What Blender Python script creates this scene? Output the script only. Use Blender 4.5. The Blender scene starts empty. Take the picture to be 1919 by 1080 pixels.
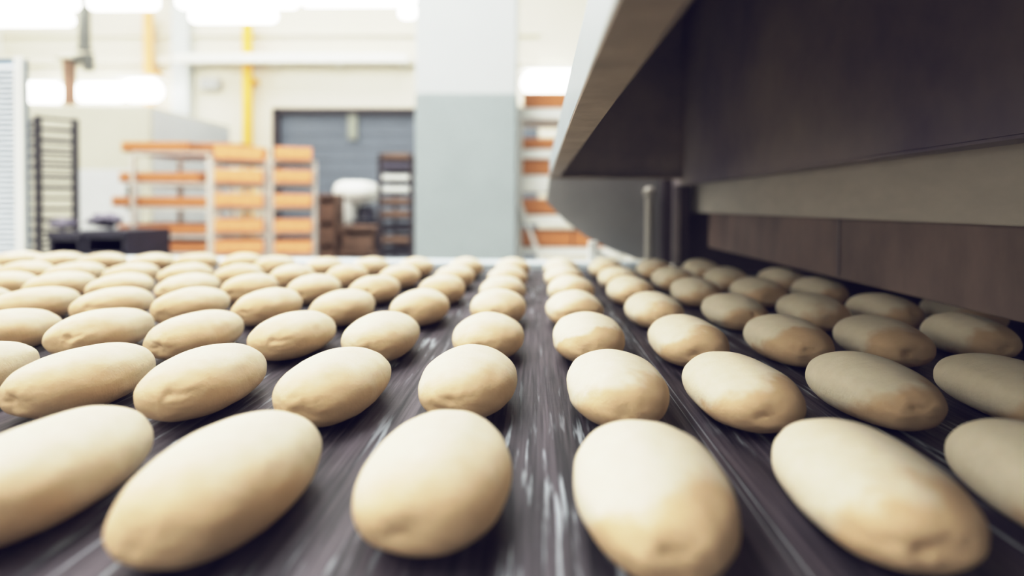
import bpy, bmesh, math, random
from mathutils import Vector, Matrix, noise as mnoise

random.seed(7)
C = bpy.context.scene.collection
SC = bpy.context.scene
U = 0.11                       # spacing of two neighbouring loaves in a row, metres
BELT_Z = 0.90
H = 1.5418 * U                 # eye above the belt
F, YAW, PITCH, ROLL = 1150.0, 0.0359, 0.0222, -0.0072
CX, CY = 960.0, 410.0          # principal point of the (shifted) lens in a 1919x1080 frame
CAM = Vector((0, 0, BELT_Z + H))

# ------------------------------------------------------------------ camera
def cam_rows():
    cy, sy = math.cos(YAW), math.sin(YAW)
    cp, sp = math.cos(PITCH), math.sin(PITCH)
    cr, sr = math.cos(ROLL), math.sin(ROLL)
    Rz = Matrix(((cy, sy, 0), (-sy, cy, 0), (0, 0, 1)))
    B = Matrix(((1, 0, 0), (0, 0, -1), (0, 1, 0)))
    Rx = Matrix(((1, 0, 0), (0, cp, -sp), (0, sp, cp)))
    Rr = Matrix(((cr, sr, 0), (-sr, cr, 0), (0, 0, 1)))
    return Rr @ Rx @ B @ Rz
R = cam_rows()
def at(px, py, Y):
    """the point of the plane y = Y that the photograph shows at this pixel"""
    d = R.transposed() @ Vector(((px - CX) / F, (py - CY) / F, 1))
    return CAM + d * (Y / d.y)

cd = bpy.data.cameras.new('camera')
cam = bpy.data.objects.new('camera', cd); C.objects.link(cam)
cd.sensor_width = 36; cd.lens = 36 * F / 1919
cd.shift_y = (CY - 540) / 1919
cd.clip_start = 0.01; cd.clip_end = 100
cam.matrix_world = Matrix.Translation(CAM) @ Matrix((R[0], -R[1], -R[2])).transposed().to_4x4()
cd.dof.use_dof = True; cd.dof.focus_distance = 0.535; cd.dof.aperture_fstop = 2.35
SC.camera = cam

# ------------------------------------------------------------------ materials
def nodes(name):
    m = bpy.data.materials.new(name); m.use_nodes = True
    nt = m.node_tree
    return m, nt, nt.nodes['Principled BSDF'], nt.nodes, nt.links
def N(nt, t, **kw):
    n = nt.nodes.new(t)
    for k, v in kw.items():
        if k in n.inputs.keys() if isinstance(k, str) else False: n.inputs[k].default_value = v
        else: setattr(n, k, v)
    return n
def rgb(r, g, b):                 # 0-255 display colour to linear
    f = lambda c: ((c / 255 + 0.055) / 1.055) ** 2.4 if c > 10 else c / 255 / 12.92
    return (f(r), f(g), f(b), 1)
def plain(name, col, rough=0.6, metal=0.0, var=0.12, scale=6.0, stretch=(1, 1, 1), bump=0.0, dark=None):
    m, nt, p, ns, L = nodes(name)
    tc = N(nt, 'ShaderNodeTexCoord'); mp = N(nt, 'ShaderNodeMapping')
    mp.inputs['Scale'].default_value = stretch
    L.new(tc.outputs['Object'], mp.inputs['Vector'])
    nz = N(nt, 'ShaderNodeTexNoise', Scale=scale, Detail=5.0, Roughness=0.6)
    L.new(mp.outputs[0], nz.inputs['Vector'])
    cr = N(nt, 'ShaderNodeValToRGB')
    cr.color_ramp.elements[0].position = 0.3; cr.color_ramp.elements[1].position = 0.7
    cr.color_ramp.elements[0].color = dark or tuple(c * (1 - var) for c in col[:3]) + (1,)
    cr.color_ramp.elements[1].color = tuple(min(1, c * (1 + var)) for c in col[:3]) + (1,)
    L.new(nz.outputs[0], cr.inputs[0]); L.new(cr.outputs[0], p.inputs['Base Color'])
    p.inputs['Roughness'].default_value = rough; p.inputs['Metallic'].default_value = metal
    if bump:
        b = N(nt, 'ShaderNodeBump', Strength=bump, Distance=0.002)
        L.new(nz.outputs[0], b.inputs['Height']); L.new(b.outputs[0], p.inputs['Normal'])
    return m
def emit(name, col, s):
    m, nt, p, ns, L = nodes(name)
    p.inputs['Base Color'].default_value = col
    p.inputs['Emission Color'].default_value = col; p.inputs['Emission Strength'].default_value = s
    return m

def dough_material():
    m, nt, p, ns, L = nodes('floured_dough')
    tc = N(nt, 'ShaderNodeTexCoord'); oi = N(nt, 'ShaderNodeObjectInfo')
    sep = N(nt, 'ShaderNodeSeparateXYZ'); L.new(tc.outputs['Object'], sep.inputs[0])
    off = N(nt, 'ShaderNodeVectorMath', operation='SCALE'); off.inputs[0].default_value = (7.3, 3.1, 5.7)
    L.new(oi.outputs['Random'], off.inputs['Scale'])
    add = N(nt, 'ShaderNodeVectorMath', operation='ADD')
    L.new(tc.outputs['Object'], add.inputs[0]); L.new(off.outputs[0], add.inputs[1])
    # edge of the flour: object space, long axis is y, the bare end is at -y
    n1 = N(nt, 'ShaderNodeTexNoise', Scale=26.0, Detail=3.0, Roughness=0.55); L.new(add.outputs[0], n1.inputs['Vector'])
    ysc = N(nt, 'ShaderNodeMath', operation='MULTIPLY'); ysc.inputs[1].default_value = 14.0
    L.new(sep.outputs['Y'], ysc.inputs[0])
    zsc = N(nt, 'ShaderNodeMath', operation='MULTIPLY_ADD'); zsc.inputs[1].default_value = 22.0; zsc.inputs[2].default_value = -0.28
    L.new(sep.outputs['Z'], zsc.inputs[0])
    xsc = N(nt, 'ShaderNodeMath', operation='MULTIPLY_ADD'); xsc.inputs[1].default_value = -8.0
    L.new(sep.outputs['X'], xsc.inputs[0]); L.new(zsc.outputs[0], xsc.inputs[2])
    a1 = N(nt, 'ShaderNodeMath', operation='ADD'); L.new(ysc.outputs[0], a1.inputs[0]); L.new(xsc.outputs[0], a1.inputs[1])
    a2 = N(nt, 'ShaderNodeMath', operation='MULTIPLY_ADD'); a2.inputs[1].default_value = 1.3
    L.new(n1.outputs[0], a2.inputs[0]); L.new(a1.outputs[0], a2.inputs[2])
    # per-loaf shift in object colour: red = where the bare end begins
    csep = N(nt, 'ShaderNodeSeparateColor'); L.new(oi.outputs['Color'], csep.inputs[0])
    a3 = N(nt, 'ShaderNodeMath', operation='SUBTRACT'); L.new(a2.outputs[0], a3.inputs[0]); L.new(csep.outputs['Red'], a3.inputs[1])
    mr = N(nt, 'ShaderNodeMapRange', interpolation_type='SMOOTHSTEP')
    mr.inputs['From Min'].default_value = -0.12
    L.new(csep.outputs['Green'], mr.inputs['From Max']); L.new(a3.outputs[0], mr.inputs['Value'])
    # mottled flour
    n2 = N(nt, 'ShaderNodeTexNoise', Scale=85.0, Detail=6.0, Roughness=0.65); L.new(add.outputs[0], n2.inputs['Vector'])
    fl = N(nt, 'ShaderNodeMix', data_type='RGBA')
    fl.inputs['A'].default_value = rgb(214, 201, 172); fl.inputs['B'].default_value = rgb(234, 223, 199)
    L.new(n2.outputs[0], fl.inputs['Factor'])
    bare = N(nt, 'ShaderNodeMix', data_type='RGBA')
    bare.inputs['A'].default_value = rgb(196, 165, 126); bare.inputs['B'].default_value = rgb(212, 183, 146)
    L.new(n2.outputs[0], bare.inputs['Factor'])
    mx = N(nt, 'ShaderNodeMix', data_type='RGBA')
    L.new(mr.outputs[0], mx.inputs['Factor']); L.new(bare.outputs['Result'], mx.inputs['A']); L.new(fl.outputs['Result'], mx.inputs['B'])
    L.new(mx.outputs['Result'], p.inputs['Base Color'])
    p.inputs['Roughness'].default_value = 0.72
    p.inputs['Specular IOR Level'].default_value = 0.3
    p.inputs['Subsurface Weight'].default_value = 0.12
    p.inputs['Subsurface Radius'].default_value = (0.012, 0.007, 0.003)
    p.inputs['Subsurface Scale'].default_value = 0.5
    # skin: slanting pull lines and fine grain
    mp = N(nt, 'ShaderNodeMapping'); mp.inputs['Rotation'].default_value = (0, 0.2, 0.9); mp.inputs['Scale'].default_value = (40, 190, 120)
    L.new(add.outputs[0], mp.inputs['Vector'])
    n3 = N(nt, 'ShaderNodeTexNoise', Scale=1.0, Detail=4.0, Roughness=0.55); L.new(mp.outputs[0], n3.inputs['Vector'])
    n4 = N(nt, 'ShaderNodeTexNoise', Scale=650.0, Detail=2.0); L.new(add.outputs[0], n4.inputs['Vector'])
    b1 = N(nt, 'ShaderNodeBump', Strength=0.55, Distance=0.0012); L.new(n3.outputs[0], b1.inputs['Height'])
    b2 = N(nt, 'ShaderNodeBump', Strength=0.6, Distance=0.0005); L.new(n4.outputs[0], b2.inputs['Height']); L.new(b1.outputs[0], b2.inputs['Normal'])
    L.new(b2.outputs[0], p.inputs['Normal'])
    return m

def belt_material():
    m, nt, p, ns, L = nodes('dark_conveyor_fabric')
    tc = N(nt, 'ShaderNodeTexCoord')
    def stretched(sx, sy, det=4.0, rough=0.6):
        mp = N(nt, 'ShaderNodeMapping'); mp.inputs['Scale'].default_value = (sx, sy, 1)
        L.new(tc.outputs['Object'], mp.inputs['Vector'])
        nz = N(nt, 'ShaderNodeTexNoise', Scale=1.0, Detail=det, Roughness=rough); L.new(mp.outputs[0], nz.inputs['Vector'])
        return nz
    grain = stretched(260, 7)
    broad = stretched(38, 1.6, 2.0)
    fleck = stretched(170, 10, 3.0)
    patch = stretched(13, 4, 2.0)
    cr = N(nt, 'ShaderNodeValToRGB')
    e = cr.color_ramp.elements
    e[0].position, e[0].color = 0.40, rgb(14, 12, 18)
    e[1].position, e[1].color = 0.66, rgb(88, 80, 88)
    mix = N(nt, 'ShaderNodeMath', operation='MULTIPLY_ADD'); mix.inputs[1].default_value = 0.45
    L.new(broad.outputs[0], mix.inputs[0])
    g2 = N(nt, 'ShaderNodeMath', operation='MULTIPLY'); g2.inputs[1].default_value = 0.55
    L.new(grain.outputs[0], g2.inputs[0]); L.new(g2.outputs[0], mix.inputs[2])
    L.new(mix.outputs[0], cr.inputs[0])
    # worn flecks and lamp glints painted into the colour, ribbed across the travel
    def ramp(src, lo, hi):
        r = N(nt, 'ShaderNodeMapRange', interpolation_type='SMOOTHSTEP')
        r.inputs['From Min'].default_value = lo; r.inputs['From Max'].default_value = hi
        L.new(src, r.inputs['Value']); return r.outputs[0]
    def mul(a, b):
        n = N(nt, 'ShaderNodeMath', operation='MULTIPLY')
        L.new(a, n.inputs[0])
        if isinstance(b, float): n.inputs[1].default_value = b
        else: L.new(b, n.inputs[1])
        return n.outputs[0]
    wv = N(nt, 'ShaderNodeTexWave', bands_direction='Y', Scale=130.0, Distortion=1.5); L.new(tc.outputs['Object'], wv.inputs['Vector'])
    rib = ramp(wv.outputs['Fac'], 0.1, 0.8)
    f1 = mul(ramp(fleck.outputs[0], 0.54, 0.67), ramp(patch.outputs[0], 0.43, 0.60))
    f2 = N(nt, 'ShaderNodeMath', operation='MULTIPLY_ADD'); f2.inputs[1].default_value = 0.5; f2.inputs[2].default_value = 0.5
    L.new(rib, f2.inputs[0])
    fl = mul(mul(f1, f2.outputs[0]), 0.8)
    # the two stitched seams
    sep = N(nt, 'ShaderNodeSeparateXYZ'); L.new(tc.outputs['Object'], sep.inputs[0])
    seam = None
    for x, w in ((0.1285, 0.0005), (0.1235, 0.0003), (-0.30, 0.0005), (-0.305, 0.0003), (-0.73, 0.0005)):
        d = N(nt, 'ShaderNodeMath', operation='SUBTRACT'); d.inputs[1].default_value = x; L.new(sep.outputs['X'], d.inputs[0])
        ab = N(nt, 'ShaderNodeMath', operation='ABSOLUTE'); L.new(d.outputs[0], ab.inputs[0])
        lt = N(nt, 'ShaderNodeMath', operation='LESS_THAN'); lt.inputs[1].default_value = w; L.new(ab.outputs[0], lt.inputs[0])
        if seam is None: seam = lt.outputs[0]
        else:
            mxn = N(nt, 'ShaderNodeMath', operation='MAXIMUM'); L.new(seam, mxn.inputs[0]); L.new(lt.outputs[0], mxn.inputs[1]); seam = mxn.outputs[0]
    seam = mul(seam, ramp(fleck.outputs[0], 0.3, 0.55)); seam = mul(seam, 0.4)
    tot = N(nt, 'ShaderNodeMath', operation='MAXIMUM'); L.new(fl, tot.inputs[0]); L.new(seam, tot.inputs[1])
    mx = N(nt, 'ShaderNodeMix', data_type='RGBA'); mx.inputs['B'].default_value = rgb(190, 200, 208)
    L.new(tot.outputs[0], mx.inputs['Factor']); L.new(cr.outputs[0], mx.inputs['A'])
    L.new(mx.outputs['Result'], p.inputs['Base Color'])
    rr = N(nt, 'ShaderNodeMapRange'); rr.inputs['To Min'].default_value = 0.62; rr.inputs['To Max'].default_value = 0.36
    L.new(grain.outputs[0], rr.inputs['Value']); L.new(rr.outputs[0], p.inputs['Roughness'])
    p.inputs['Specular IOR Level'].default_value = 0.35
    b = N(nt, 'ShaderNodeBump', Strength=0.5, Distance=0.0008); L.new(grain.outputs[0], b.inputs['Height'])
    b2 = N(nt, 'ShaderNodeBump', Strength=0.12, Distance=0.0004); L.new(wv.outputs['Fac'], b2.inputs['Height']); L.new(b.outputs[0], b2.inputs['Normal'])
    L.new(b2.outputs[0], p.inputs['Normal'])
    return m

M = {
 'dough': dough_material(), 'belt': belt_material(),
 'steel': plain('brushed_steel', rgb(150, 146, 138), 0.45, 0.35, 0.1, 30, (1, 0.1, 6)),
 'hood_in': plain('mottled_hood_steel', rgb(146, 136, 128), 0.45, 0.2, 0.1, 2.6, (1, 1, 1), 0.1, rgb(84, 78, 98)),  # warm grey steel blotched at random with a bluish darker grey
 'hood_face': plain('pale_enamel_steel', rgb(160, 172, 180), 0.35, 0.0, 0.04, 8),
 'lip': plain('stained_lip_steel', rgb(132, 119, 105), 0.6, 0.1, 0.3, 22, (1, 1, 1), 0.3),
 'beam': plain('dull_beam_steel', rgb(176, 170, 158), 0.55, 0.1, 0.08, 14, (1, 1, 3), 0.1),
 'brown': plain('scorched_brown_panel', rgb(112, 95, 85), 0.6, 0.05, 0.35, 3, (2, 3, 1.5), 0.2),
 'plate': plain('grey_end_plate', rgb(150, 150, 150), 0.38, 0.7, 0.15, 4),
 'dark': plain('blackened_frame', rgb(58, 50, 54), 0.6, 0.1, 0.2, 10),
 'white_metal': plain('white_painted_metal', rgb(236, 238, 234), 0.4, 0.0, 0.03, 5),
 'rail': plain('bluish_white_rail', rgb(216, 228, 234), 0.3, 0.1, 0.05, 9),
 'hall': plain('white_hall_paint', rgb(238, 238, 234), 0.85, 0, 0.02, 1.2),
 'cream': plain('cream_wall_paint', rgb(226, 223, 210), 0.85, 0, 0.02, 1.2),
 'floor': plain('grey_concrete_floor', rgb(186, 184, 178), 0.6, 0, 0.12, 2, (1, 1, 1), 0.1),
 'grey_paint': plain('grey_dado_paint', rgb(158, 168, 171), 0.7, 0, 0.05, 2),
 'white_paint': plain('pillar_white_paint', rgb(206, 213, 215), 0.8, 0, 0.03, 2),
 'door': plain('blue_grey_shutter', rgb(112, 121, 132), 0.6, 0.1, 0.12, 1.5),
 'orange': plain('orange_plywood', rgb(196, 130, 83), 0.65, 0, 0.16, 8, (6, 1, 6)),
 'peach': plain('pale_orange_plywood', rgb(243, 171, 120), 0.6, 0, 0.12, 8, (6, 1, 6)),
 'crate': plain('brown_plastic', rgb(126, 100, 82), 0.6, 0, 0.25, 9),
 'black': plain('black_rack_metal', rgb(38, 36, 46), 0.5, 0.2, 0.15, 9),
 'navy': plain('navy_black_plastic', rgb(32, 30, 48), 0.5, 0, 0.3, 12),
 'bag': plain('crumpled_grey_plastic', rgb(88, 84, 100), 0.4, 0, 0.4, 25, (1, 1, 1), 0.5),
 'oven_cream': plain('cream_panel', rgb(186, 185, 172), 0.5, 0, 0.05, 1.5),
 'oven_side': plain('pale_grey_panel', rgb(192, 196, 198), 0.5, 0, 0.05, 1.5),
 'yellow': plain('yellow_pipe_paint', rgb(250, 190, 92), 0.5, 0, 0.05, 4),
 'amber': plain('orange_pipe_paint', rgb(248, 186, 138), 0.5, 0, 0.05, 4),
 'duct': plain('grey_duct', rgb(104, 106, 102), 0.5, 0.3, 0.15, 4),
 'rust': plain('rusty_flue', rgb(146, 118, 100), 0.7, 0.1, 0.25, 9),
 'louver': plain('bluish_white_louvre', rgb(216, 224, 232), 0.4, 0, 0.04, 8),
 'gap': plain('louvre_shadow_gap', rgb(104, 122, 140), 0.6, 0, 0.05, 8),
 'mixer': plain('white_enamel', rgb(236, 240, 236), 0.3, 0, 0.04, 5),
 'rubber': plain('dark_rubber', rgb(40, 40, 44), 0.7, 0, 0.1, 9),
 'post': plain('greyish_white_post', rgb(206, 202, 194), 0.5, 0, 0.04, 6),
 'lamp': emit('fluorescent_tube', (1, 0.985, 0.95, 1), 6.0),
}

# ------------------------------------------------------------------ mesh helpers
class MB:
    def __init__(s): s.bm = bmesh.new()
    def box(s, x0, x1, y0, y1, z0, z1, bev=0.0):
        r = bmesh.ops.create_cube(s.bm, size=1)
        for v in r['verts']:
            v.co = Vector(((x0 + x1) / 2 + v.co.x * (x1 - x0), (y0 + y1) / 2 + v.co.y * (y1 - y0), (z0 + z1) / 2 + v.co.z * (z1 - z0)))
        if bev:
            es = list({e for v in r['verts'] for e in v.link_edges})
            bmesh.ops.bevel(s.bm, geom=es, offset=bev, segments=2, affect='EDGES', profile=0.5)
        return s
    def bar(s, p, q, w, d=None):
        """square bar between two points"""
        p, q = Vector(p), Vector(q); d = d or w
        t = (q - p); l = t.length; t.normalize()
        rot = t.to_track_quat('Z', 'Y').to_matrix().to_4x4()
        r = bmesh.ops.create_cube(s.bm, size=1)
        mt = Matrix.Translation((p + q) / 2) @ rot @ Matrix.Diagonal((w, d, l, 1))
        bmesh.ops.transform(s.bm, matrix=mt, verts=r['verts']); return s
    def tube(s, p, q, r0, r1=None, seg=20):
        p, q = Vector(p), Vector(q); t = q - p
        rot = t.to_track_quat('Z', 'Y').to_matrix().to_4x4()
        r = bmesh.ops.create_cone(s.bm, cap_ends=True, segments=seg, radius1=r0, radius2=r0 if r1 is None else r1, depth=t.length)
        bmesh.ops.transform(s.bm, matrix=Matrix.Translation((p + q) / 2) @ rot, verts=r['verts']); return s
    def prism(s, pts, off):
        """closed polygon pushed along a vector"""
        off = Vector(off)
        a = [s.bm.verts.new(Vector(p)) for p in pts]; b = [s.bm.verts.new(Vector(p) + off) for p in pts]
        n = len(a)
        s.bm.faces.new(a); s.bm.faces.new(b[::-1])
        for i in range(n): s.bm.faces.new((a[i], b[i], b[(i + 1) % n], a[(i + 1) % n]))
        return s
    def ball(s, c, r, seg=24, sx=1, sy=1, sz=1, rough=0.0):
        k = bmesh.ops.create_uvsphere(s.bm, u_segments=seg, v_segments=seg // 2, radius=1)
        for v in k['verts']:
            f = 1 + rough * mnoise.noise(v.co * 2.2 + Vector(c) * 9)
            v.co = Vector(c) + Vector((v.co.x * r * sx, v.co.y * r * sy, v.co.z * r * sz)) * f
        return s
    def build(s, name, mat, parent=None, loc=None, smooth=False):
        if loc is not None: bmesh.ops.translate(s.bm, verts=s.bm.verts, vec=-Vector(loc))
        bmesh.ops.recalc_face_normals(s.bm, faces=s.bm.faces)
        me = bpy.data.meshes.new(name); s.bm.to_mesh(me); s.bm.free()
        me.materials.append(mat)
        if smooth:
            for f in me.polygons: f.use_smooth = True
        o = bpy.data.objects.new(name, me); C.objects.link(o)
        if parent is not None:
            o.parent = parent
            if loc is None: o.matrix_parent_inverse = Matrix.Translation(parent.location).inverted()
        elif loc is not None: o.location = loc
        return o
def tag(o, label=None, cat=None, group=None, kind=None):
    if label: o['label'] = label
    if cat: o['category'] = cat
    if group: o['group'] = group
    if kind: o['kind'] = kind
    return o
def thing(name, label, cat, loc, group=None):
    o = bpy.data.objects.new(name, None); C.objects.link(o); o.location = loc
    o.empty_display_size = 0.05
    return tag(o, label, cat, group)
def copy_thing(root):
    r = root.copy(); C.objects.link(r)
    for ch in list(root.children):
        c = ch.copy(); C.objects.link(c); c.parent = r
        for g in list(ch.children):
            d = g.copy(); C.objects.link(d); d.parent = c
    return r

# ------------------------------------------------------------------ the hall
XL, XR, YF, YB, ZC = -8.0, 5.0, -4.0, 9.0, 5.6
def struct(name, mb, mat, parent=None): return tag(mb.build(name, mat, parent), kind='structure')
struct('floor', MB().box(XL, XR, YF, YB, -0.1, 0), M['floor'])
struct('ceiling', MB().box(XL, XR, YF, YB, ZC, ZC + 0.1), M['hall'])
def wall_back_mb():
    a, b = at(512, 203, YB), at(1010, 203, YB)
    mb = MB().box(XL, a.x, YB, YB + 0.2, 0, ZC).box(b.x, XR, YB, YB + 0.2, 0, ZC).box(a.x, b.x, YB, YB + 0.2, a.z, ZC)
    return mb, a, b
mb, DA, DB = wall_back_mb()
struct('wall_back', mb, M['cream'])
struct('wall_left', MB().box(XL - 0.2, XL, YF, YB, 0, ZC), M['hall'])
struct('wall_right', MB().box(XR, XR + 0.2, YF, YB, 0, ZC), M['hall'])
struct('wall_front', MB().box(XL, XR, YF - 0.2, YF, 0, ZC), M['hall'])
# shutter door in the back wall
d = tag(bpy.data.objects.new('door_1', None), kind='structure'); C.objects.link(d); d.location = ((DA.x + DB.x) / 2, YB + 0.1, 0)
mb = MB()
n = 26
for i in range(n):
    z0 = DA.z * i / n
    mb.box(DA.x, DB.x, YB + 0.08 + 0.012 * (i % 2), YB + 0.12, z0, z0 + DA.z / n)
mb.build('shutter_panel', M['door'], d)
mb = MB().box(DA.x, DA.x + 0.08, YB - 0.02, YB + 0.08, 0, DA.z).box(DA.x, DB.x, YB - 0.02, YB + 0.08, DA.z - 0.07, DA.z)
mb.build('shutter_guide', M['dark'], d)
p = at(662, 205, YB + .06); q = at(662, 262, YB + .06)
MB().box(p.x - 0.07, p.x + 0.07, YB + 0.03, YB + 0.07, q.z, p.z - .06).build('pull_strap', plain('pale_strap', rgb(150, 154, 144), 0.7), d)
# pilaster and ledges on the back wall
a, b = at(322, 25, YB - 0.15), at(352, 25, YB - 0.15)
struct('trim_1', MB().box(a.x, b.x, YB - 0.15, YB, 0, ZC), M['white_paint'])
a, b = at(0, 105, YB - 0.1), at(1000, 119, YB - 0.1)
struct('trim_2', MB().box(XL, b.x, YB - 0.1, YB, b.z, a.z), M['cream'])
a = at(500, 60, YB - 0.08); b = at(500, 66, YB - 0.08)
struct('trim_3', MB().box(XL, DB.x, YB - 0.06, YB, b.z, a.z), M['cream'])
# pillar, white above and grey below
PY = 4.6
a, b, c = at(779, 175, PY), at(968, 175, PY), at(870, 177, PY)
pil = tag(bpy.data.objects.new('pillar', None), kind='structure'); C.objects.link(pil); pil.location = ((a.x + b.x) / 2, PY + 0.3, 0)
MB().box(a.x, b.x, PY, PY + 0.6, c.z, ZC, 0.01).build('white_upper_part', M['white_paint'], pil)
MB().box(a.x - 0.004, b.x + 0.004, PY - 0.004, PY + 0.604, 0, c.z, 0.01).build('grey_lower_part', M['grey_paint'], pil)
PIL_X1 = b.x

# ------------------------------------------------------------------ conveyor
BX0, BX1, BY0, BY1 = -1.62, 0.98, -1.1, 1.62
conv = thing('conveyor', 'wide dark fabric belt conveyor carrying rows of dough loaves', 'conveyor', (-0.3, 0.6, 0))
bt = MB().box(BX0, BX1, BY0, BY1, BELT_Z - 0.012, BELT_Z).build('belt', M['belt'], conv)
tag(bt, 'dark brown streaked fabric belt')
MB().box(BX0 - 0.04, BX1 + 0.04, BY0, BY1, 0.72, BELT_Z - 0.014, 0.004).build('belt_bed', M['steel'], conv)
er = MB().box(BX0 - 0.05, at(1232, 490, BY1).x, BY1 + 0.02, BY1 + 0.11, 0.74, BELT_Z + 0.016, 0.006).build('end_rail', M['rail'], conv)
tag(er, 'bluish white steel rail across the far end')
MB().box(BX0 - 0.05, BX0 - 0.005, BY0, BY1, 0.74, BELT_Z + 0.01, 0.006).build('side_rail', M['rail'], conv)
for x in (BX0 + 0.06, -0.35, BX1 - 0.08):
    for y in (BY0 + 0.08, BY1 - 0.08):
        MB().box(x - 0.03, x + 0.03, y - 0.03, y + 0.03, 0, 0.73, 0.004).build('leg', M['steel'], conv)
a = at(1112, 452, BY1 + 0.06)
MB().box(a.x - 0.012, a.x + 0.012, BY1 + 0.05, BY1 + 0.08, BELT_Z + 0.016, a.z, 0.003).bar((a.x, BY1 + .065, a.z - .02), (a.x + .05, BY1 + .065, BELT_Z + .018), 0.012).build('bracket', M['white_metal'], conv)

# ------------------------------------------------------------------ oven with its hood, right of the belt
OY0, OY1 = -1.1, 1.70  # run on unseen behind the camera to darken the near right loaves
ez = CAM.z
ov = thing('tunnel_oven', 'dark steel oven with overhanging hood along the right side of the belt', 'oven', (1.3, 0.6, 0))
LZ = ez + 0.0815; X1, X2 = 0.0216, 0.0488
FZ = ez + 0.0815 * 0.357 / 0.227
# front face and turned-in lip of the hood
hf = MB().prism([(X1, OY0, LZ), (X1, OY0, FZ), (X1 + 0.004, OY0, FZ), (X1 + 0.004, OY0, LZ + 0.001)], (0.0204, OY1 - OY0, 0)).build('hood_edge', M['hood_face'], ov)
tag(hf, 'bright pale front edge of the hood')
MB().prism([(X1 + 0.0002, OY0, LZ - .003), (X2, OY0, LZ - .003), (X2, OY0, LZ), (X1 + .0002, OY0, LZ)], (0.0204, OY1 - OY0, 0)).build('hood_lip', M['lip'], ov)
# sloping roof of the hood
HX, HZ = 0.41, ez + 0.56
MB().prism([(X1 + 0.004, OY0, FZ), (HX, OY0, HZ), (HX, OY0, HZ - 0.006), (X1 + 0.006, OY0, FZ - 0.007)], (0.0204, OY1 - OY0 + .006, 0)).build('hood_roof', M['hood_in'], ov)
# dark inner panel above the mouth, turned back at its lower edge
PXX = 0.40; pz = ez + 0.155 * PXX
MB().box(PXX, PXX + 0.006, OY0, OY1 + .2, pz, ez + 0.54).box(PXX, PXX + 0.033, OY0, OY1 + .2, pz - 0.004, pz, 0.001).build('hood_panel', M['hood_in'], ov)
# pale beam over the mouth
bxx = 0.475
bm_ = MB().box(bxx, bxx + 0.02, OY0, 1.90, ez - 0.037 * bxx, ez + 0.12, 0.002).build('mouth_beam', M['beam'], ov)
tag(bm_, 'pale dull steel beam above the mouth')
# brown panel hanging behind the beam
brx = 0.50
a = at(1330, 440, 1.9)
bp = MB().box(brx, brx + 0.01, OY0, 1.78, ez - 0.234 * brx, ez + 0.0, 0.002).build('mouth_curtain', M['brown'], ov)
tag(bp, 'scorched brown panel hanging over the mouth')
MB().box(brx - 0.003, brx, 1.02, 1.0225, ez - 0.224 * brx, ez - 0.02).build('curtain_seam', M['hood_in'], bp)
MB().box(.425, 1.75, 1.87, 1.89, 0.25, 1.9).build('mouth_light_stop', M['dark'], ov)  # dark plate added at the far end to stop light leaking past the mouth
# body and feet
MB().box(brx + 0.03, 1.75, OY0, 1.86, BELT_Z + 0.075, 1.95, 0.01).build('oven_body', M['hood_in'], ov)
for y in (OY0 + 0.1, 0.7, 1.7):
    MB().box(1.12, 1.2, y - 0.04, y + 0.04, 0, BELT_Z + 0.08, 0.004).build('leg', M['dark'], ov)
    MB().box(1.62, 1.7, y - 0.04, y + 0.04, 0, BELT_Z + 0.08, 0.004).build('leg', M['dark'], ov)
# far end of the hood: dark gable above, grey plate below
a = at(1236, 326, OY1)
MB().prism([(X1 + .0204, OY1, LZ - 0.002), (X1 + .0204, OY1, FZ), (HX, OY1, HZ), (PXX + 0.02, OY1, HZ), (PXX + 0.02, OY1, LZ - 0.002)], (0, 0.006, 0)).build('hood_gable', M['hood_in'], ov)
MB().box(X1 + .0204, PXX, OY1 - 0.03, OY1, LZ - 0.008, LZ - 0.002, 0.001).build('gable_flange', M['lip'], ov)
pts = [at(px, py, 1.84) for px, py in ((1030, 332), (1245, 326), (1245, 486), (1197, 487), (1150, 470), (1100, 445), (1060, 415), (1024, 378))]
ep = MB().prism(pts, (0, 0.008, 0)).build('end_plate', M['plate'], ov)
tag(ep, 'grey plate with slanting lower edge at the far end')
# posts beside the end plate
a, b = at(1217, 366, 1.80), at(1217, 486, 1.80)
po = MB().tube((a.x, 1.80, b.z - .02), (a.x, 1.80, a.z), 0.012).ball((a.x, 1.80, a.z + 0.008), 0.018).build('post', M['steel'], ov, smooth=False)
a, b = at(1243, 340, 1.80), at(1292, 340, 1.80)
MB().box(a.x, b.x, 1.80, 1.86, BELT_Z - 0.0, ez + 0.2, 0.003).build('mouth_post', M['dark'], ov)
a, b = at(1262, 340, 1.79), at(1276, 340, 1.79)
MB().box(a.x, b.x, 1.785, 1.799, BELT_Z, ez + 0.075, 0.003).build('edge_strip', M['hood_in'], ov)

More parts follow.
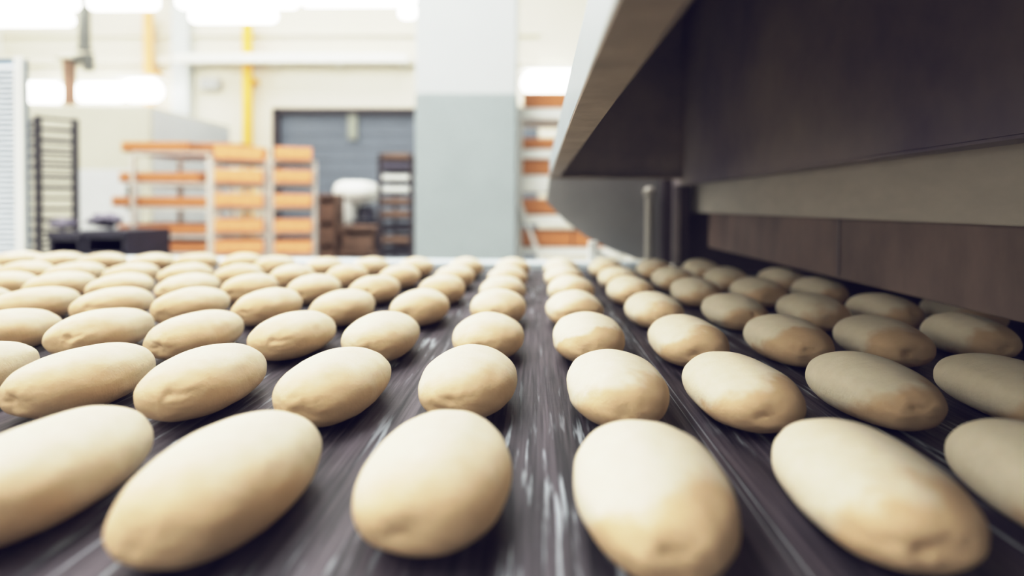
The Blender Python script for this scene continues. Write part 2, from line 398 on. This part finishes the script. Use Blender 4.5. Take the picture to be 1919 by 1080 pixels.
# ------------------------------------------------------------------ loaves
LA, LB, LC = 0.365 * U, 0.6452 * U, 0.2262 * U
def loaf_mesh(seed):
    rnd = random.Random(seed)
    nu, nv = 72, 56
    bm = bmesh.new(); rings = []
    so = Vector((rnd.uniform(0, 90), rnd.uniform(0, 90), rnd.uniform(0, 90)))
    ph = rnd.uniform(0, 6.28); dim = rnd.uniform(0.25, 0.85); taper = rnd.uniform(-0.05, 0.05)
    cx_, cz_ = rnd.uniform(-0.3, 0.3), rnd.uniform(-0.1, 0.35)
    def pt(th, phi):
        # th 0..pi along the long axis, phi around it
        cy = -math.cos(th); sr = max(0.0, math.sin(th)) ** 0.70
        x = math.cos(phi) * sr; z = math.sin(phi) * sr
        if z < 0:                       # flatter, squarer underside
            s = abs(z) ; z = -(s ** 0.9) * 0.92
        y = cy
        r = Vector((x, y, z))
        n = r.normalized()
        k = 0.035 * mnoise.noise(n * 1.3 + so) + 0.016 * mnoise.noise(n * 3.1 + so)
        if y < 0:                       # folded end towards -y
            dx, dz = x - cx_, z - cz_
            rr = math.hypot(dx, dz); an = math.atan2(dz, dx)
            env = math.exp(-(rr / 0.52) ** 2) * min(1, max(0, (-y - 0.25) / 0.4))
            w = mnoise.noise(Vector((dx * 3, dz * 3, 0)) + so)
            k += env * dim * (0.022 * math.sin(9.0 * rr + an + ph + 2.2 * w) + 0.03 * mnoise.noise(Vector((dx * 6, dz * 6, 3)) + so))
            k -= 0.06 * dim * math.exp(-(rr / 0.13) ** 2)
        r = r * (1 + k)
        wid = 1 + taper * y
        return Vector((r.x * LA * wid, r.y * LB * 0.92, r.z * LC * wid))
    for i in range(1, nv):
        th = math.pi * i / nv
        rings.append([bm.verts.new(pt(th, 2 * math.pi * j / nu)) for j in range(nu)])
    p0, p1 = bm.verts.new(pt(0.0, 0)), bm.verts.new(pt(math.pi, 0))
    for i in range(len(rings) - 1):
        for j in range(nu):
            k = (j + 1) % nu
            bm.faces.new((rings[i][j], rings[i][k], rings[i + 1][k], rings[i + 1][j]))
    for j in range(nu):
        k = (j + 1) % nu
        bm.faces.new((p0, rings[0][k], rings[0][j])); bm.faces.new((p1, rings[-1][j], rings[-1][k]))
    zmin = -0.86 * LC
    for v in bm.verts:                  # resting face
        if v.co.z < zmin: v.co.z = zmin
    bmesh.ops.recalc_face_normals(bm, faces=bm.faces)
    me = bpy.data.meshes.new('dough_loaf'); bm.to_mesh(me); bm.free()
    for f in me.polygons: f.use_smooth = True
    me.materials.append(M['dough'])
    zz = min(v.co.z for v in me.vertices)
    for v in me.vertices: v.co.z -= zz   # origin at the base
    return me
loaf_meshes = [loaf_mesh(11 + 17 * i) for i in range(10)]

# shift across, shift along, length change of the loaves one can measure, in units of the spacing
MEASURED = {(0,-3):(.016,.08,.037),(0,-2):(-.023,.023,.042),(0,-1):(-.014,.117,.006),(0,0):(.022,-.047,.037),(0,1):(.066,.04,.006),(0,2):(.019,.019,.008),
(1,-5):(.045,.032,.021),(1,-4):(.044,.02,-.018),(1,-3):(-.031,.011,.029),(1,-2):(-.019,-.041,.043),(1,-1):(-.033,.04,-.021),(1,0):(.07,-.066,-.013),(1,1):(-.028,-.085,.029),(1,2):(-.032,-.057,-.027),(1,3):(.004,-.027,-.01),
(2,-5):(.008,.008,-.009),(2,-4):(.014,-.024,.051),(2,-3):(-.008,-.009,.016),(2,-2):(-.087,-.045,.034),(2,-1):(-.006,.001,-.024),(2,0):(.017,-.04,.027),(2,1):(-.008,-.13,.041),(2,2):(.02,-.085,.014),(2,3):(-.029,-.049,-.004),(2,4):(.027,.188,-.147),
(3,-4):(.014,-.019,.032),(3,-3):(-.012,-.02,.021),(3,-2):(-.014,.044,-.008),(3,-1):(-.003,.031,-.015),(3,0):(-.018,.011,-.007),(3,1):(.011,-.027,.011),(3,2):(.025,-.041,-.005),(3,3):(.018,-.063,-.046),(3,4):(.01,.046,-.044),
(4,-5):(.001,-.008,.02),(4,-4):(.003,-.001,-.009),(4,-3):(-.032,-.006,-.009),(4,-2):(.016,.014,-.015),(4,0):(.041,.057,-.02),(4,1):(-.024,.009,-.005),(4,2):(-.02,-.013,-.034),(4,3):(-.043,.008,-.011),(4,4):(-.028,.104,-.08)}
ROWS = ['front row', 'second row', 'third row', 'fourth row', 'fifth row', 'sixth row', 'farthest row']
ORD = ['first', 'second', 'third', 'fourth', 'fifth', 'sixth', 'seventh', 'eighth', 'ninth', 'tenth', 'eleventh', 'twelfth', 'thirteenth', 'fourteenth']
FIRST = [-3, -5, -6, -8, -9, -11, -12]
LAST = [2, 3, 4, 5, 4, 4, 3]
def loaf_label(r, c):
    side = 'left' if c < 0 else 'right'
    k = -c - 1 if c < 0 else c
    if c >= 4: look = 'shaded dough loaf'
    elif c >= 0: look = 'floured dough loaf'
    else: look = 'pale dough loaf'
    return '%s in the %s, %s to the %s of central belt gap' % (look, ROWS[r], ORD[k], side)
k = 0
for r in range(7):
    for c in range(FIRST[r], LAST[r] + 1):
        rnd = random.Random(r * 100 + c)
        jx, jy, jb = MEASURED.get((r, c), (rnd.uniform(-.03, .03), rnd.uniform(-.05, .05), rnd.uniform(-.03, .03)))
        x = (0.5466 + c + jx) * U
        y = (2.9579 + r * 1.6684 + 0.0287 * c + jy) * U
        if r == 6 and c <= -7: y += 0.06
        o = bpy.data.objects.new('dough_loaf', loaf_meshes[k % 10]); C.objects.link(o); k += 1
        o.location = (x, y, BELT_Z + 0.0002)
        o.rotation_euler = (0, 0, rnd.uniform(-.05, .05))
        o.scale = (1, 1 + jb, rnd.uniform(0.97, 1.03))
        # how far the bare end reaches and how sharp the edge of the flour is
        if c >= 0 and r >= 3: o.color = (rnd.uniform(0.15, 0.55), rnd.uniform(0.15, 0.6), 0, 1)
        elif c >= 0: o.color = (rnd.uniform(0.4, 0.75), rnd.uniform(0.08, 0.3), 0, 1)
        else: o.color = (rnd.uniform(0.0, 0.3), 1.1, 0, 1)
        tag(o, loaf_label(r, c), 'dough loaf', 'dough loaves on the conveyor belt')

# ------------------------------------------------------------------ background: trolleys with wooden trays
def trolley(name, label, x0, x1, y0, y1, zs, ztop, mat):
    t = thing(name, label, 'trolley', ((x0 + x1) / 2, (y0 + y1) / 2, 0), 'tray trolleys behind the belt')
    w = 0.03
    for x in (x0, x1):
        for y in (y0, y1):
            MB().box(x - w / 2, x + w / 2, y - w / 2, y + w / 2, 0.1, ztop, 0.003).build('post', mat, t)
            MB().tube((x - .015, y, 0.05), (x + .015, y, 0.05), 0.05).build('wheel', M['rubber'], t)
    for z in zs:
        mb = MB()
        for y in (y0, y1): mb.box(x0, x1, y - 0.008, y + 0.008, z - 0.022, z, 0.0)
        for x in (x0, x1): mb.box(x - 0.008, x + 0.008, y0, y1, z - 0.022, z)
        mb.build('shelf_rail', mat, t)
    return t
def tray(x0, x1, y0, y1, z, h, mat, label, group, rot=0, pivot=None):
    cx_, cy_ = (x0 + x1) / 2, (y0 + y1) / 2
    t = 0.014
    mb = MB().box(x0, x1, y0, y1, z, z + 0.012)
    mb.box(x0, x1, y0, y0 + t, z, z + h, 0.002).box(x0, x1, y1 - t, y1, z, z + h, 0.002)
    mb.box(x0, x0 + t, y0 + t, y1 - t, z, z + h, 0.002).box(x1 - t, x1, y0 + t, y1 - t, z, z + h, 0.002)
    o = mb.build('wooden_tray', mat, None, (cx_, cy_, z))
    if rot:
        v = Matrix.Rotation(rot, 3, 'Z') @ (Vector((cx_, cy_, z)) - pivot) + pivot
        o.location = (v.x, v.y, z); o.rotation_euler.z = rot
    return tag(o, label, 'tray', group)
LEV = ['topmost', 'second from the top', 'middle', 'second from the bottom', 'bottom']
# the trolley seen from its long side
TY = 4.6
ys = (284, 342, 388, 440, 474)
a, b = at(250, 300, TY), at(393, 300, TY)
zs = [at(320, y, TY).z for y in ys]
trolley('tray_trolley', 'white tray trolley with dark orange trays, nearest the black rack', a.x, b.x, TY, TY + 0.62, zs, at(320, 292, TY).z, M['post'])
for i, y in enumerate(ys):
    lx = (232, 228, 214, 226, 226)[i]; rx = (352, 372, 402, 400, 404)[i]
    p, q = at(lx - 4, y, TY + .02), at(rx, y, TY + .02)
    tray(p.x, q.x, TY + 0.02, TY + 0.60, zs[i] + 0.001, 0.075, M['orange'], 'dark orange wooden tray, %s on the trolley nearest the black rack' % LEV[i], 'dark orange trays')
# two trolleys seen from the ends of their trays
for nm, (l, r), Y, who in (('tray_trolley', (407, 499), 4.15, 'middle trolley'), ('tray_trolley', (517, 592), 4.28, 'trolley nearest the shutter')):
    ys2 = (300, 343, 388, 436, 476)
    a, b = at(l, 300, Y + .04), at(r, 300, Y + .04)
    zs = [at((l + r) / 2, y, Y).z for y in ys2]
    tr = trolley(nm, 'white tray trolley with pale orange trays, ' + ('between two other trolleys' if l < 500 else 'in front of the shutter edge'), a.x, b.x, Y + .05, Y + 0.40, zs, zs[0] - 0.0, M['post'])
    ang = 0.36; piv = Vector(((a.x + b.x) / 2, Y, 0))
    v = Matrix.Rotation(ang, 3, 'Z') @ (tr.location - piv) + piv
    tr.location = v; tr.rotation_euler.z = ang
    for i in range(5):
        tray(a.x + .019, b.x - .019, Y, Y + 0.45, zs[i] + 0.001, 0.09, M['peach'], 'pale orange wooden tray, %s on the %s' % (LEV[i], who), 'pale orange trays', ang, piv)
# one more tray lying across the top of both
p, q, s_ = at(330, 284, 5.4), at(450, 284, 5.4), at(400, 285, 5.4)
t2 = trolley('tray_trolley', 'white tray trolley behind the others, only its orange top trays showing', p.x + .05, q.x - .05, 5.4, 6.0, [s_.z, s_.z - .26, s_.z - .5], s_.z, M['white_metal'])
for i, dz in enumerate((0, .26, .5)):
    tray(p.x, q.x, 5.42, 5.98, s_.z - dz + .001, 0.08, M['orange'], '%s orange tray on the trolley standing behind the others' % ('topmost', 'middle', 'bottom')[i], 'trays on the rear trolley')

# ------------------------------------------------------------------ black baking rack and dark crates
RY = 3.7
a, b = at(68, 216, RY), at(143, 226, RY + 0.25)
rk = thing('baking_rack', 'tall black metal baking rack with many thin rails beside the louvred screen', 'rack', (a.x, RY + .2, 0))
corners = [(at(72, 300, RY).x, RY), (at(142, 300, RY + .15).x, RY + .15), (at(49, 300, RY + .5).x, RY + .5), (at(141, 300, RY + .65).x, RY + .65)]
zt = at(72, 217, RY).z
for i, (x, y) in enumerate(corners):
    MB().box(x - .014, x + .014, y - .014, y + .014, 0.09, zt, 0.002).build('post', M['black'], rk)
    MB().tube((x - .012, y, 0.045), (x + .012, y, 0.045), 0.045).build('wheel', M['rubber'], rk)
for i in range(19):
    z = zt - 0.012 - i * 0.071
    for (u, v) in ((0, 2), (1, 3)):
        MB().bar((*corners[u], z), (*corners[v], z), 0.014, 0.02).build('rail', M['black'], rk)
    MB().bar((*corners[0], z), (*corners[1], z), 0.014, 0.014).build('crossbar', M['black'], rk)
    MB().bar((*corners[2], z), (*corners[3], z), 0.012, 0.012).build('crossbar', M['black'], rk)
def crate(l, r, top, Y, dep, mat, label, group, cat='crate', name='plastic_crate', h=0.26, ribs=True):
    p, q = at(l, top, Y), at(r, top, Y)
    zt = p.z; t = 0.015; z0 = zt - h
    mb = MB().box(p.x, q.x, Y, Y + dep, z0, z0 + .015)
    mb.box(p.x, q.x, Y, Y + t, z0, zt - h * .38).box(p.x, q.x, Y, Y + t, zt - h * .14, zt).box(p.x, q.x, Y + dep - t, Y + dep, z0, zt).box(p.x, p.x + t, Y, Y + dep, z0, zt).box(q.x - t, q.x, Y, Y + dep, z0, zt)
    mb.box(p.x - .008, q.x + .008, Y - .008, Y, zt - .03, zt).box(p.x + .002, q.x - .002, Y + .002, Y + dep - .002, zt - .012, zt)
    if ribs:
        k_ = 5
        for i in range(k_):
            x = p.x + (q.x - p.x) * (i + .5) / k_
            mb.box(x - .008, x + .008, Y - .006, Y, z0, zt - h * .38)
    o = mb.build(name, mat, None, ((p.x + q.x) / 2, Y + dep / 2, z0))
    return tag(o, label, cat, group), z0, p.x, q.x
def crate_stack(l, r, top, Y, dep, mat, lab, group, h, first='topmost'):
    o, z0, x0, x1 = crate(l, r, top, Y, dep, mat, '%s %s' % (first, lab), group, h=h)
    n = max(1, int(round(z0 / (h + .001)))); hh = z0 / n
    for i in range(n):
        c = o.copy(); C.objects.link(c)
        c.scale = (1, 1, (hh - .0005) / h); c.location.z = i * hh
        c['label'] = '%s %s' % (('lowest', 'second lowest', 'third lowest', 'fourth lowest', 'fifth lowest', 'sixth lowest')[i], lab)
    return o
crate_stack(92, 152, 436, 3.2, 0.4, M['navy'], 'dark navy crate in the stack under the black rack', 'dark navy crates', 0.3)
crate_stack(160, 236, 432, 3.2, 0.4, M['navy'], 'dark navy crate in the stack beside the orange trolley', 'dark navy crates', 0.3)
for (px, py, Y, rr, lab) in ((122, 429, 3.38, .06, 'crumpled grey plastic bag lying on the crates by the black rack'), (198, 425, 3.38, .075, 'crumpled grey plastic bag lying on the crates by the orange trolley')):
    p = at(px, py, Y)
    zb = (at(122, 436, 3.2).z if px < 150 else at(196, 432, 3.2).z)
    o = MB().ball((p.x, Y, zb), rr, 28, 1.1, 1.0, 0.5, 0.5).build('plastic_bag', M['bag'], None, (p.x, Y, zb), True)
    o.location.z = zb - min(v.co.z for v in o.data.vertices) + .001
    tag(o, lab, 'bag', 'plastic bags on the crates')

# ------------------------------------------------------------------ louvred cabinet at the edge
LY = 2.35
a, b, c = at(-90, 108, LY), at(28, 112, LY), at(43, 112, LY)
lc = thing('louvred_screen', 'pale bluish upright screen with fine horizontal louvres beside the black rack', 'screen', ((a.x + c.x) / 2, LY + .3, 0))
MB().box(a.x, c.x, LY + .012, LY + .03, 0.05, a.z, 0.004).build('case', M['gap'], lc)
mb = MB()
z = 0.12
while z < a.z - 0.02:
    mb.prism([(a.x, LY + .012, z), (a.x, LY - .006, z - .006), (a.x, LY - .003, z + .003), (a.x, LY + .012, z + .013)], (b.x - a.x, 0, 0)); z += 0.0205
mb.build('louvre_panel', M['louver'], lc)
MB().box(b.x, c.x, LY - .006, LY + .012, 0, a.z, 0.004).build('corner_post', M['white_metal'], lc)
for x in (a.x + .05, c.x - .05): MB().box(x - .03, x + .03, LY + .0305, LY + .06, 0, .05).build('foot', M['rubber'], lc)

# ------------------------------------------------------------------ big pale proofing chamber with its flue
GY = 6.2
a, b, c = at(-40, 196, GY), at(280, 196, GY), at(362, 215, 7.9)
gx1 = b.x
pc = thing('proofing_chamber', 'large cream box-shaped chamber with grey side behind the black rack', 'machine', ((a.x + gx1) / 2, 7, 0))
MB().box(a.x, gx1, GY, 7.9, 0.0, a.z, 0.02).build('casing', M['oven_cream'], pc)
MB().box(gx1, gx1 + .012, GY + .05, 7.85, 0.1, a.z - .03, 0.003).build('side_panel', M['oven_side'], pc)
p, q = at(150, 318, GY), at(262, 318, GY)
dr = MB().box(p.x, q.x, GY - .03, GY, 0.1, p.z, 0.008).build('door', M['oven_side'], pc)
MB().box(q.x - .09, q.x - .06, GY - .08, GY - .03, 1.0, 1.25, 0.004).build('handle', M['duct'], dr)
p, q = at(336, 214, 7.5), at(358, 262, 7.5)
fl = thing('exhaust_flue', 'brown rusty flue pipe with cap rising above the cream chamber', 'flue', (at(131, 190, 6.6).x, 6.6, a.z))
p, q = at(131, 196, 6.6), at(131, 112, 6.6)
MB().tube((p.x, 6.6, a.z), (p.x, 6.6, q.z), 0.062).build('pipe', M['rust'], fl, smooth=False)
u = at(118, 108, 6.6); v = at(166, 100, 6.6)
MB().tube((p.x, 6.6, q.z), (p.x, 6.6, q.z + .05), 0.14, 0.05).build('cap', M['oven_cream'], fl)
MB().tube((p.x, 6.6, q.z - .01), (v.x, 6.6, q.z + .02), 0.05).tube((v.x, 6.6, q.z + .06), (v.x, 6.6, q.z - .12), 0.055).build('elbow', M['duct'], fl)
# grey duct dropping from the ceiling
p = at(159, 95, 6.9)
o = MB().tube((p.x, 6.9, p.z), (p.x, 6.9, ZC), 0.06).tube((p.x, 6.9, p.z), (p.x, 6.9, p.z + .04), 0.075).build('vertical_duct', M['duct'], None, (p.x, 6.9, p.z), False)
tag(o, 'grey vertical duct dropping from the ceiling above the brown flue', 'duct')
# coloured pipes on the back wall
def wall_pipe(px, y0, y1, rad, mat, name, label):
    p, q = at(px, y0, YB - .2), at(px, y1, YB - .2)
    t = thing(name, label, 'pipe', (p.x, YB - .2, q.z))
    MB().tube((p.x, YB - .2, q.z), (p.x, YB - .2, p.z), rad).build('pipe_run', mat, t)
    for f in (.2, .55, .85):
        z = q.z + (p.z - q.z) * f
        MB().box(p.x - rad * 1.15, p.x + rad * 1.15, YB - .2, YB - .002, z - .03, z + .03).build('bracket', mat, t)
wall_pipe(464, 40, 760, 0.068, M['yellow'], 'gas_pipe', 'yellow vertical gas pipe on the back wall left of the shutter')
wall_pipe(278, 22, 760, 0.068, M['amber'], 'gas_pipe', 'light orange vertical pipe on the back wall above the cream chamber')
a, b = at(430, 104, YB - .3), at(500, 120, YB - .3)
ct = thing('cable_tray', 'white horizontal cable tray crossing in front of the yellow pipe', 'cable tray', (a.x, YB - .35, b.z))
MB().box(at(356, 104, YB).x, at(776, 104, YB).x, YB - .42, YB - .29, b.z, a.z, .01).build('channel', M['white_metal'], ct)
for px in (380, 520, 640, 760):
    x = at(px, 112, YB).x
    MB().box(x - .02, x + .02, YB - .29, YB, b.z + .01, b.z + .05).build('bracket', M['white_metal'], ct)
p = at(394, 157, YB - .1)
o = MB().box(p.x - .14, p.x + .14, YB - .12, YB, p.z - .08, p.z + .08, .01).box(p.x - .1, p.x + .1, YB - .13, YB - .12, p.z - .05, p.z + .05).build('junction_box', M['oven_side'], None, (p.x, YB - .06, p.z - .08))
tag(o, 'small grey junction box on the wall between the pipes', 'box')

# ------------------------------------------------------------------ lamps
def lamp(x0, x1, z, Y, label, mount, t=0.09):
    o = thing('fluorescent_lamp', label, 'lamp', ((x0 + x1) / 2, Y, z), 'fluorescent lamps in the hall')
    r = t / 2
    MB().tube((x0 + r, Y, z), (x1 - r, Y, z), r).ball((x0 + r, Y, z), r, 16).ball((x1 - r, Y, z), r, 16).build('tube', M['lamp'], o)
    MB().box(x0, x1, Y - r, Y + r, z + r + .005, z + r + .045, .004).build('housing', M['white_metal'], o)
    if mount == 'ceiling':
        for x in (x0 + .1 * (x1 - x0), x1 - .1 * (x1 - x0)): MB().tube((x, Y, z + r + .04), (x, Y, ZC), .006, seg=8).build('rod', M['white_metal'], o)
    else:
        for x in (x0 + .1 * (x1 - x0), x1 - .1 * (x1 - x0)): MB().box(x - .02, x + .02, Y, YB, z + r + .01, z + r + .03).build('bracket', M['white_metal'], o)
for (l, r_, y0, y1, Y, lab, mnt) in (
    (-30, 138, 27, 50, 7.0, 'long lit lamp low at the upper left corner', 'ceiling'),
    (-30, 148, -8, 22, 6.6, 'lit lamp cut by the frame left of the grey duct', 'ceiling'),
    (166, 298, -8, 20, 6.6, 'lit lamp right of the grey duct', 'ceiling'),
    (332, 560, -10, 18, 6.6, 'long lit lamp at the top above the yellow pipe', 'ceiling'),
    (356, 520, 18, 44, 7.4, 'lit lamp hanging just above the yellow pipe', 'ceiling'),
    (566, 780, -12, 13, 6.6, 'long lit lamp at the top beside the pillar', 'ceiling'),
    (748, 782, 12, 36, 7.4, 'short lit lamp end close to the white pillar', 'ceiling'),
    (36, 120, 156, 194, 8.6, 'lit wall lamp left of the brown flue', 'wall'),
    (142, 236, 157, 192, 8.6, 'lit wall lamp right of the brown flue', 'wall'),
    (230, 304, 150, 192, 8.5, 'lit wall lamp below the light orange pipe', 'wall'),
    (978, 1090, 134, 178, 8.6, 'lit wall lamp above the shelf between pillar and hood', 'wall')):
    p, q = at(l, (y0 + y1) / 2, Y), at(r_, (y0 + y1) / 2, Y)
    lamp(p.x, q.x, p.z, Y, lab, mnt, (y1 - y0) * Y / F * 0.92)

# ------------------------------------------------------------------ in front of the shutter: crates, mixer, dark rack
crate_stack(596, 630, 364, 5.1, 0.22, M['crate'], 'brown crate in the stack nearest the pale orange trays', 'brown crates', 0.2)
crate_stack(640, 704, 424, 5.0, 0.36, M['crate'], 'brown crate in the stack under the white mixer head', 'brown crates', 0.2)
p = at(672, 424, 5.2)
mxr = thing('dough_mixer', 'white rounded dough mixer in front of the shutter', 'mixer', (p.x, 5.75, 0))
zc = at(672, 362, 5.75).z; xl, xr = at(636, 362, 5.75).x, at(706, 362, 5.75).x
MB().box(xl + .02, xl + .17, 5.6, 6.0, 0, zc - .02, .03).tube((xl + .1, 5.64, zc - .24), (xl + .1, 5.64, zc - .06), .1).ball((xl + .1, 5.64, zc - .24), .1, 20).build('column', M['mixer'], mxr)
MB().box(xl - .01, xr, 5.52, 6.02, zc - .1, zc + .11, .09).build('head', M['mixer'], mxr, smooth=True)
MB().tube((xl + .27, 5.72, zc - .12), (xl + .27, 5.72, zc - .24), .07, .1).build('mixing_tool', M['navy'], mxr)
MB().tube((xl + .28, 5.72, .45), (xl + .28, 5.72, zc - .25), .11, .16).build('bowl', M['navy'], mxr)
MB().box(xl, xr + .02, 5.55, 6.05, 0, .45, .02).build('base', M['mixer'], mxr)
# dark rack with mixed trays
KY = 4.9
x0, x1 = at(709, 300, KY).x, at(776, 300, KY).x
zt = at(740, 288, KY).z
rk2 = thing('tray_rack', 'dark rack holding mixed trays beside the pillar', 'rack', ((x0 + x1) / 2, KY + .3, 0))
for x in (x0 + .015, x1 - .015):
    for y in (KY, KY + .55): MB().box(x - .015, x + .015, y - .015, y + .015, 0, zt, .002).build('post', M['dark'], rk2)
names = ['topmost', 'second', 'third', 'fourth', 'fifth', 'sixth', 'seventh', 'eighth', 'ninth']
yy = [300, 318, 340, 362, 384, 408, 432, 456, 478]
for i, y in enumerate(yy):
    z = at(740, y, KY).z
    MB().box(x0 + .03, x1 - .03, KY - .01, KY + .56, z - .012, z, 0).box(x0, x0 + .03, KY + .02, KY + .53, z - .012, z).box(x1 - .03, x1, KY + .02, KY + .53, z - .012, z).build('shelf', M['dark'], rk2)
    m_ = [M['crate'], M['bag'], M['mixer'], M['mixer'], M['crate'], M['crate'], M['black'], M['crate'], M['black']][i]
    cn = ['brown', 'grey', 'whitish', 'whitish', 'brown', 'brown', 'black', 'brown', 'black'][i]
    tray(x0 + .035, x1 - .035, KY - .012, KY + .5, z + .001, .052, m_, '%s tray, %s from the top in the dark rack beside the pillar' % (cn, names[i]), 'trays in the dark rack')

# ------------------------------------------------------------------ white shelving right of the pillar
SY = 4.95
x0, x1 = at(973, 300, SY).x, at(1180, 300, SY).x
zt = at(980, 200, SY).z
su = thing('storage_shelf', 'white shelving loaded with orange trays between the pillar and the hood', 'shelf', ((x0 + x1) / 2, SY + .3, 0))
for x in (x0, x1):
    for y in (SY, SY + .55): MB().box(x - .02, x + .02, y - .02, y + .02, 0, zt, .003).build('upright', M['white_metal'], su)
sh_y = [(214, 26), (289, 22), (345, 40), (412, 22), (470, 16)]
for i, (y, t) in enumerate(sh_y):
    z = at(1010, y, SY).z; h = t * SY / F * .8
    MB().box(x0 + .02, x1 - .02, SY - .022, SY + .57, z - h / 2, z + h / 2, .004).build('shelf_board', M['white_metal'], su)
    ztop = z + h / 2 + .001
    xa, xb = x0 + .03, x1 - .03
    w = (xb - xa) / 2
    for j in range(2):
        tray(xa + j * w, xa + (j + 1) * w - .01, SY + .01, SY + .5, ztop, .13 if i != 1 else .09, M['orange'], 'orange tray on the %s white shelf, %s' % (['top', 'second', 'third', 'fourth', 'lowest'][i], ['beside the pillar', 'partly behind the hood'][j]), 'orange trays on the white shelving')
p, q = at(972, 372, SY - .06), at(1012, 486, SY - .06)
q2 = p + (q - p) * (p.z / (p.z - q.z))
MB().bar(p, (q2.x, SY - .06, .03), .045, .03).build('brace', M['white_metal'], su)

# ------------------------------------------------------------------ light
def area(name, loc, rot, sx, sy, e, col=(1, 1, 1)):
    l = bpy.data.lights.new(name, 'AREA'); l.shape = 'RECTANGLE'; l.size = sx; l.size_y = sy; l.energy = e; l.color = col
    o = bpy.data.objects.new(name, l); C.objects.link(o); o.location = loc; o.rotation_euler = rot
    return o
WARM, COOL = (1, 0.96, 0.88), (0.92, 0.97, 1.0)
for i, (x, y, e) in enumerate(((-6.0, 1.5, 95), (-3.4, 1.5, 220), (-1.0, 2.6, 190), (-6.0, -2.0, 85), (-3.4, -2.0, 190), (-6.0, 6.0, 100), (-3, 6.0, 105), (-.4, 6.0, 105), (2.8, 6.0, 90))):
    area('ceiling_and_fill_light', (x, y, ZC - .15), (0, 0, 0), 1.4, 3.0, e, WARM if i % 2 else (1, 1, 1))  # unseen; those behind the camera and by the left wall are added fill
w = bpy.data.worlds.new('world'); SC.world = w; w.use_nodes = True
w.node_tree.nodes['Background'].inputs[0].default_value = (0.9, 0.95, 1, 1)
w.node_tree.nodes['Background'].inputs[1].default_value = 0.5

SC.view_settings.view_transform = 'Standard'
SC.view_settings.look = 'None'
SC.view_settings.exposure = -0.03
# the photo's tone: soft highlight shoulder, slightly lifted bluish blacks
SC.view_settings.use_curve_mapping = True
cm = SC.view_settings.curve_mapping
cm.clip_max_x, cm.clip_max_y = 8.0, 1.3
cv = cm.curves[3]
pts = [(0, 0), (0.12, 0.115), (0.4, 0.41), (0.8, 0.72), (1.3, 0.87), (2.4, 0.97), (4.5, 1.04), (8.0, 1.15)]
cv.points[0].location = pts[0]; cv.points[1].location = pts[-1]
for q_ in pts[1:-1]: cv.points.new(*q_)
cm.black_level = (-0.0025, -0.002, -0.0105)
cm.update()
